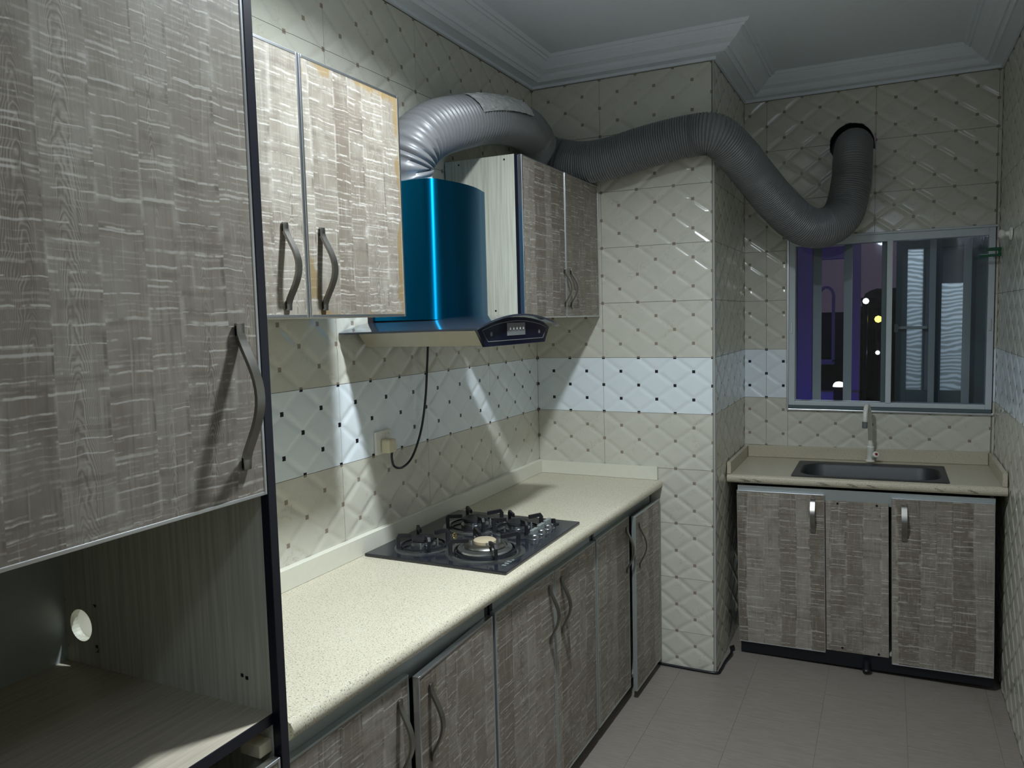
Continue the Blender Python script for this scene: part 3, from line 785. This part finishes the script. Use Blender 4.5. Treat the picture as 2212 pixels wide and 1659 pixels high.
# top with a cut-out; local x 0..1.122, y .25..YW
def rrect(x0, x1, y0, y1, r, n=6):
    pts = []
    for (cx_, cy_, a0) in ((x1-r, y1-r, 0), (x0+r, y1-r, PI/2), (x0+r, y0+r, PI), (x1-r, y0+r, 3*PI/2)):
        for k in range(n+1): a = a0 + PI/2*k/n; pts.append((cx_+r*math.cos(a), cy_+r*math.sin(a)))
    return pts
sx0, sx1, sy0, sy1 = .318, .888, .318, .612   # bowl opening (local)
hx0_, hx1_, hy0_, hy1_ = sx0-.012, sx1+.012, sy0-.012, sy1+.012
XL, XRr = .003, XR-NX-.003; YF, YBk = .252, YW-.001; th_ = .04; r_ = th_/2
b = BM()
prof = [(YF+r_, -th_)] + [(YF+r_-r_*math.cos(-PI/2+PI*k/8), -r_+r_*math.sin(-PI/2+PI*k/8)) for k in range(1, 8)] + [(YF+r_, 0), (hy0_, 0), (hy0_, -th_)]
b.prism(prof, 0, XL-.012 if False else XL, XRr)
b.box(XL, hx0_, hy0_, YBk, -th_, 0); b.box(hx1_, XRr, hy0_, YBk, -th_, 0); b.box(hx0_, hx1_, hy1_, YBk, -th_, 0)
n = NT('scuffed_edge'); p = n.pos(); sepp = n.node('ShaderNodeSeparateXYZ'); n.t.links.new(p, sepp.inputs[0])
top = b.done('top', 'counter2', sw, False)
b = BM().box(XL+.02, XRr-.02, YW-.020, YW-.001, .001, .060, .001); b.done('upstand', 'counter2', sw)
b = BM().box(XL, XL+.018, YF+.012, YW-.003, .001, .056, .001); b.done('upstand', 'counter2', sw)
b = BM().box(XRr-.018, XRr, YF+.012, YW-.003, .001, .056, .001); b.done('upstand', 'counter2', sw)
# scuffs on the edge
m = BM()
for (a, l_) in ((.06, .05), (.12, .03), (.4, .05), (.52, .04), (.60, .03), (.86, .02), (.98, .03)):
    for k in range(3): m.box(a+.01*k, a+.01*k+l_*.6, YF+.0005-.0012, YF+.004, -.019-.004*k, -.0175-.004*k)
m.done('edge_scuff', 'handle', top)['kind'] = 'stuff'
# sink
si = empty('sink', (NX, 0, .858)); si.rotation_euler = (0, TL, 0)
tag(si, 'stainless steel inset sink with one wide rounded bowl under the tap', 'sink')
outer = rrect(.285, .918, .276, .672, .012); inner = rrect(sx0, sx1, sy0, sy1, .085); low = rrect(sx0+.02, sx1-.02, sy0+.02, sy1-.02, .07)
b = bmesh.new(); rings = []
for pts_, z_ in ((outer, .001), (outer, .0035), (rrect(.295, .908, .286, .662, .012), .0045), (rrect(sx0-.006, sx1+.006, sy0-.006, sy1+.006, .09), .003), (inner, -.004), (low, -.13), (rrect(sx0+.06, sx1-.06, sy0+.06, sy1-.06, .05), -.148)):
    rings.append([b.verts.new((x_, y_, z_)) for x_, y_ in pts_])
for A, B in zip(rings, rings[1:]):
    for k in range(len(A)): b.faces.new((A[k], A[(k+1) % len(A)], B[(k+1) % len(B)], B[k]))
b.faces.new(rings[-1][::-1])
o = obj2('bowl', b, 'steel_dark', si, True)
BM().lathe([(.04, -.1475), (.038, -.144), (.02, -.146), (0, -.146)], 24, (.60, .465, 0)).done('drain', 'steel', si, True)
# tap
fa = empty('tap', (1.447, .705, .874)); tag(fa, 'white plastic swan-neck tap standing behind the sink', 'tap')
BM().lathe([(0, 0), (.021, 0), (.021, .006), (.0155, .010), (.0155, .05), (.017, .052), (.017, .072), (.0125, .076), (.0125, .09), (0, .09)], 24).done('body', 'white_pl', fa, True)
sp_ = spline([(0, 0, .085), (-.002, 0, .16), (-.006, -.004, .235), (-.013, -.035, .275), (-.019, -.075, .272), (-.022, -.098, .235), (-.023, -.10, .20)], 8)
BM().tube(sp_, .0105, 14).done('spout', 'white_pl', fa, True)
BM().lathe([(0, .176), (.011, .176), (.0125, .18), (.0125, .206), (.010, .208), (0, .208)], 16, (-.023, -.10, 0)).done('nozzle', 'grey_pl', fa, True)
kb = BM().lathe([(0, 0), (.009, 0), (.009, .018), (.014, .020), (.0165, .03), (.0155, .044), (.011, .047), (0, .047)], 20).done('valve_knob', 'white_pl', fa, True, (.008, -.006, .022))
kb.rotation_euler = (math.radians(62), 0, math.radians(28))
BM().lathe([(0, .0465), (.007, .0472), (.006, .0485), (0, .049)], 16).done('red_dot', 'red', kb)

# ------------------------------------------------------------------ window
FY = YW - .004
wi = empty('window_1', ((WX0+WX1)/2, FY, WZ0)); tag(wi, kind='structure')
wx = lambda x: x-(WX0+WX1)/2
def wb(name, mat, x0, x1, y0, y1, z0, z1, parent=wi, bev=.002):
    return BM().box(wx(x0), wx(x1), y0, y1, z0-WZ0, z1-WZ0, bev).done(name, mat, parent)
wb('outer_trim', 'alu', WX0-.004, WX1+.004, -.006, .004, WZ0-.006, WZ0+.004); wb('outer_trim', 'alu', WX0-.006, WX0+.004, -.006, .004, WZ0, WZ1); wb('outer_trim', 'alu_white', WX0-.006, WX1+.004, -.006, .004, WZ1-.004, WZ1+.006)
f0, f1, g0, g1 = WX0+.004, WX1-.004, WZ0+.022, WZ1-.004
fr = wb('window_frame', 'alu_white', f0, f0+.03, .0, .07, g0, g1); wb('window_frame', 'alu_white', f1-.026, f1, .0, .07, g0, g1)
wb('window_frame', 'alu_white', f0+.03, f1-.026, .0, .07, g1-.036, g1); wb('window_frame', 'alu_white', f0+.03, f1-.026, .0, .07, g0, g0+.022)
wb('sill_track', 'alu_dark', WX0+.004, WX1-.004, .004, .03, WZ0+.004, WZ0+.022)
wb('stile', 'alu_white', 1.508, 1.533, -.004, .03, g0+.02, g1-.03)
wb('inner_stile', 'alu_dark', 1.486, 1.508, .03, .05, g0+.02, g1-.034)
wb('pane', 'glass', f0+.03, 1.508, .036, .040, g0+.022, g1-.036, bev=0); wb('pane', 'glass', 1.533, f1-.026, .016, .020, g0+.022, g1-.036, bev=0)
for x_ in (f0+.012, f1-.014):
    lk = wb('latch', 'alu', x_-.005, x_+.005, -.005, .002, 1.50, 1.556); 
for x_ in (1.20, 1.325):
    m = BM().strip([(wx(x_-.022), .012, .014), (wx(x_-.008), .012, .010), (wx(x_+.008), .012, .010), (wx(x_+.022), .012, .014)], .01, .002, (0, 1, 0)); m.done('track_clip', 'led', wi)
# security bars outside the glass, each a part of the guard
gd = empty('window_guard', (1.5, YW+.10, 1.13)); tag(gd, 'row of flat grey steel security bars behind the window panes', 'bars')
for a, c in ((1.168, 1.208), (1.313, 1.352), (1.694, 1.722), (1.836, 1.870)):
    BM().box(a-1.5, c-1.5, 0, .012, 0, .86, .001).done('bar', 'bar', gd)
# open casement with net screens, seen through the right pane
cs = empty('window_screen', (1.55, YW+.17, 1.13)); tag(cs, 'dark framed outer casement with pale rippled mesh panels behind the right pane', 'screen')
for (a, c, d, e_) in ((.0, .05, 0, .86), (.12, .128, .07, .80), (.152, .20, 0, .86), (.30, .40, 0, .86)):
    BM().box(a, c, 0, .02, d, e_, .001).done('frame', 'alu_dark', cs)
BM().box(.05, .152, .001, .019, 0, .075, .001).done('frame', 'alu_dark', cs); BM().box(.05, .152, .001, .019, .775, .86, .001).done('frame', 'alu_dark', cs)
BM().box(.20, .30, .001, .019, 0, .075, .001).done('frame', 'alu_dark', cs); BM().box(.20, .30, .001, .019, .775, .86, .001).done('frame', 'alu_dark', cs)
BM().box(.05, .12, .008, .012, .075, .775).done('mesh_panel', 'screen', cs); BM().box(.128, .152, .008, .012, .075, .775).done('mesh_panel', 'screen_dim', cs)
BM().box(.20, .30, .008, .012, .075, .60).done('mesh_panel', 'screen', cs); BM().box(.20, .30, .009, .012, .60, .775).done('mesh_panel', 'screen_dim', cs)
m = BM().box(-.005, .012, -.02, 0, .365, .405, .002).box(.0, .14, -.03, -.018, .38, .394, .003); m.done('lever_handle', 'bar', cs)

# hook and pegs on the right wall
hk = empty('wall_hook', (XR-.001, .37, 1.905)); tag(hk, 'small white knob hook on the right wall above the window level', 'hook')
b = BM().lathe([(0, 0), (.028, 0), (.026, .006), (.012, .010), (.010, .022), (.018, .030), (.019, .040), (.010, .046), (0, .047)], 20)
o = b.done('knob', 'white_pl', hk, True); o.rotation_euler = (0, -PI/2, 0)
pgx = empty('clothes_peg', (XR-.001, .70, 1.855)); tag(pgx, 'dark green plastic clip jutting out at the top right window corner', 'clip')
BM().box(-.055, 0, -.02, .0, .004, .018, .003).done('jaw', 'green', pgx); BM().box(-.085, 0, -.016, -.002, -.022, -.010, .003).done('jaw', 'green', pgx)
BM().box(-.012, -.001, -.018, -.002, -.012, .006, .002).done('spring', 'green', pgx)

# black cable lying around the pillar foot
cpts = spline([(.50, -.012, .006), (.62, -.010, .006), (.75, -.013, .006), (.845, -.010, .007), (.858, .03, .006), (.862, .12, .008), (.875, .2, .02), (.866, .24, .03), (.873, .27, .012), (.864, .31, .006)], 8)
fc = BM().tube(cpts, .006, 10).done('floor_cable', 'black', None, True); tag(fc, 'black cable lying on the floor around the foot of the tiled pillar', 'cable')

# ceiling lamp fixture (above the frame)
cl = empty('ceiling_lamp', (LAMP.x, LAMP.y, ZC)); tag(cl, 'round flush ceiling lamp above the worktop aisle', 'lamp')
BM().lathe([(0, 0), (.10, 0), (.10, -.02), (.085, -.032), (.078, -.032), (.078, -.02), (0, -.02)], 36).done('housing', 'white_pl', cl, True)
BM().lathe([(.077, -.022), (.076, -.030), (0, -.032)], 36).done('diffuser', 'lampglow', cl, True)

# ------------------------------------------------------------------ outside, at night
gr = BM().box(-6, 8, YW+T+.05, 22, -2.6, -2.5).done('ground', 'dark_ground'); struct(gr)
ho = empty('house', (1.0, 4.2, -2.5)); tag(ho, 'neighbouring house with arched window bathed in blue light outside', 'building')
def hx_(name, x0, x1, y0, y1, z0, z1, mat='blue_wall'): return BM().box(x0, x1, y0, y1, z0, z1, .005).done(name, mat, ho)
hx_('wall', -3.2, -.3, .3, .6, 0, 6.2, 'dark_ground')
hx_('column', -.24, -.11, -.02, .12, 0, 4.75); hx_('column', .215, .29, -.02, .12, 0, 4.75)
hx_('lintel', -.06, .16, .0, .12, 4.58, 4.69); hx_('ledge', -.11, .29, -.06, .10, 3.28, 3.38)
hx_('side_wall', -.5, .2, .5, .7, 0, 4.1, 'dark_ground')
for (a, c, d, e_) in ((-.10, -.085, 3.65, 4.25), (.03, .055, 3.62, 4.25), (-.10, .055, 3.60, 3.65)): hx_('window_surround', a, c, .40, .5, d, e_)
m = BM(); m.strip([(-.022+.065*math.cos(a), .44, 4.25+.09*math.sin(a)) for a in [PI*k/12 for k in range(13)]], .06, .025, (0, 1, 0)); m.done('window_arch', 'blue_wall', ho)
lamp('screen_fill_light', 'SPOT', (1.93, 1.75, 2.5), 80, (.95, .97, 1.), .08, Vector((-.2, -.8, -.95)).to_track_quat('-Z', 'Y').to_euler(), spot_size=.85, spot_blend=.5)  # unseen spot added to brighten the mesh panels from behind
lamp('blue_flood_light', 'SPOT', (1.0, 2.9, .3), 10, (.06, .05, 1.), .1, (math.radians(118), 0, 0), spot_size=1.9, spot_blend=.6)
yd = BM().box(-5, 6, 16.8, 17.0, -2.5, 1.25).done('yard_backdrop', 'dark_ground'); tag(yd, 'dark backdrop added across the yard to hide the sky below the trees', 'wall')  # dark sheet added to cover the sky glow under the tree line
def tree(name, x, y, z, r, lab, seed):
    e = empty(name, (x, y, -2.5)); tag(e, lab, 'tree', 'trees in the dark outside')
    b = bmesh.new(); bmesh.ops.create_icosphere(b, subdivisions=4, radius=1)
    for v in b.verts:
        q = 1 + .35*mnoise.noise(v.co*2+Vector((seed, 0, 0))) + .18*mnoise.noise(v.co*6+Vector((0, seed, 0))) + .08*mnoise.noise(v.co*14)
        v.co = Vector((v.co.x*r*q, v.co.y*r*q, v.co.z*r*.8*q + z+2.5))
    obj2('crown', b, 'leaf', e, True); BM().tube([(0, 0, 0), (.05, 0, 1.), (0, .03, z+2.2)], [.16, .13, .08], 8).done('trunk', 'dark_ground', e, True)
tree('tree', 1.62, 15., 1.32, .85, 'dark tree behind the street lamp outside', 2.)
def street(name, x, y, z, r, mat, lab):
    e = empty(name, (x, y, -2.5)); tag(e, lab, 'lamp')
    BM().lathe([(0, 0), (.08, 0), (.04, .3), (.035, z+2.5-r), (0, z+2.5-r)], 10).done('post', 'black', e, True)
    BM().lathe([(0, -r), (r*.7, -r*.7), (r, 0), (r*.7, r*.7), (0, r)], 14, (0, 0, z+2.5)).done('bulb', mat, e, True)
street('street_lamp', 1.17, 11.0, 1.77, .05, 'glow_w', 'cold white street lamp shining before the dark trees')
street('street_lamp', 1.36, 11.2, 1.46, .06, 'glow_y', 'yellow street lamp shining lower between the dark trees')
street('bollard_lamp', 1.36, 11.0, .90, .035, 'glow_w', 'tiny white lamp low in the dark yard outside')
e = empty('dome_lamp', (1.167, 3.3, 1.005)); tag(e, 'glowing white dome lamp low outside the left pane', 'lamp')
BM().lathe([(0, .042), (.025, .037), (.04, .022), (.046, 0), (0, 0)], 24).done('shade', 'glow_p', e, True); BM().lathe([(0, -3.5), (.04, -3.5), (.04, 0), (0, 0)], 10).done('post', 'black', e, True)
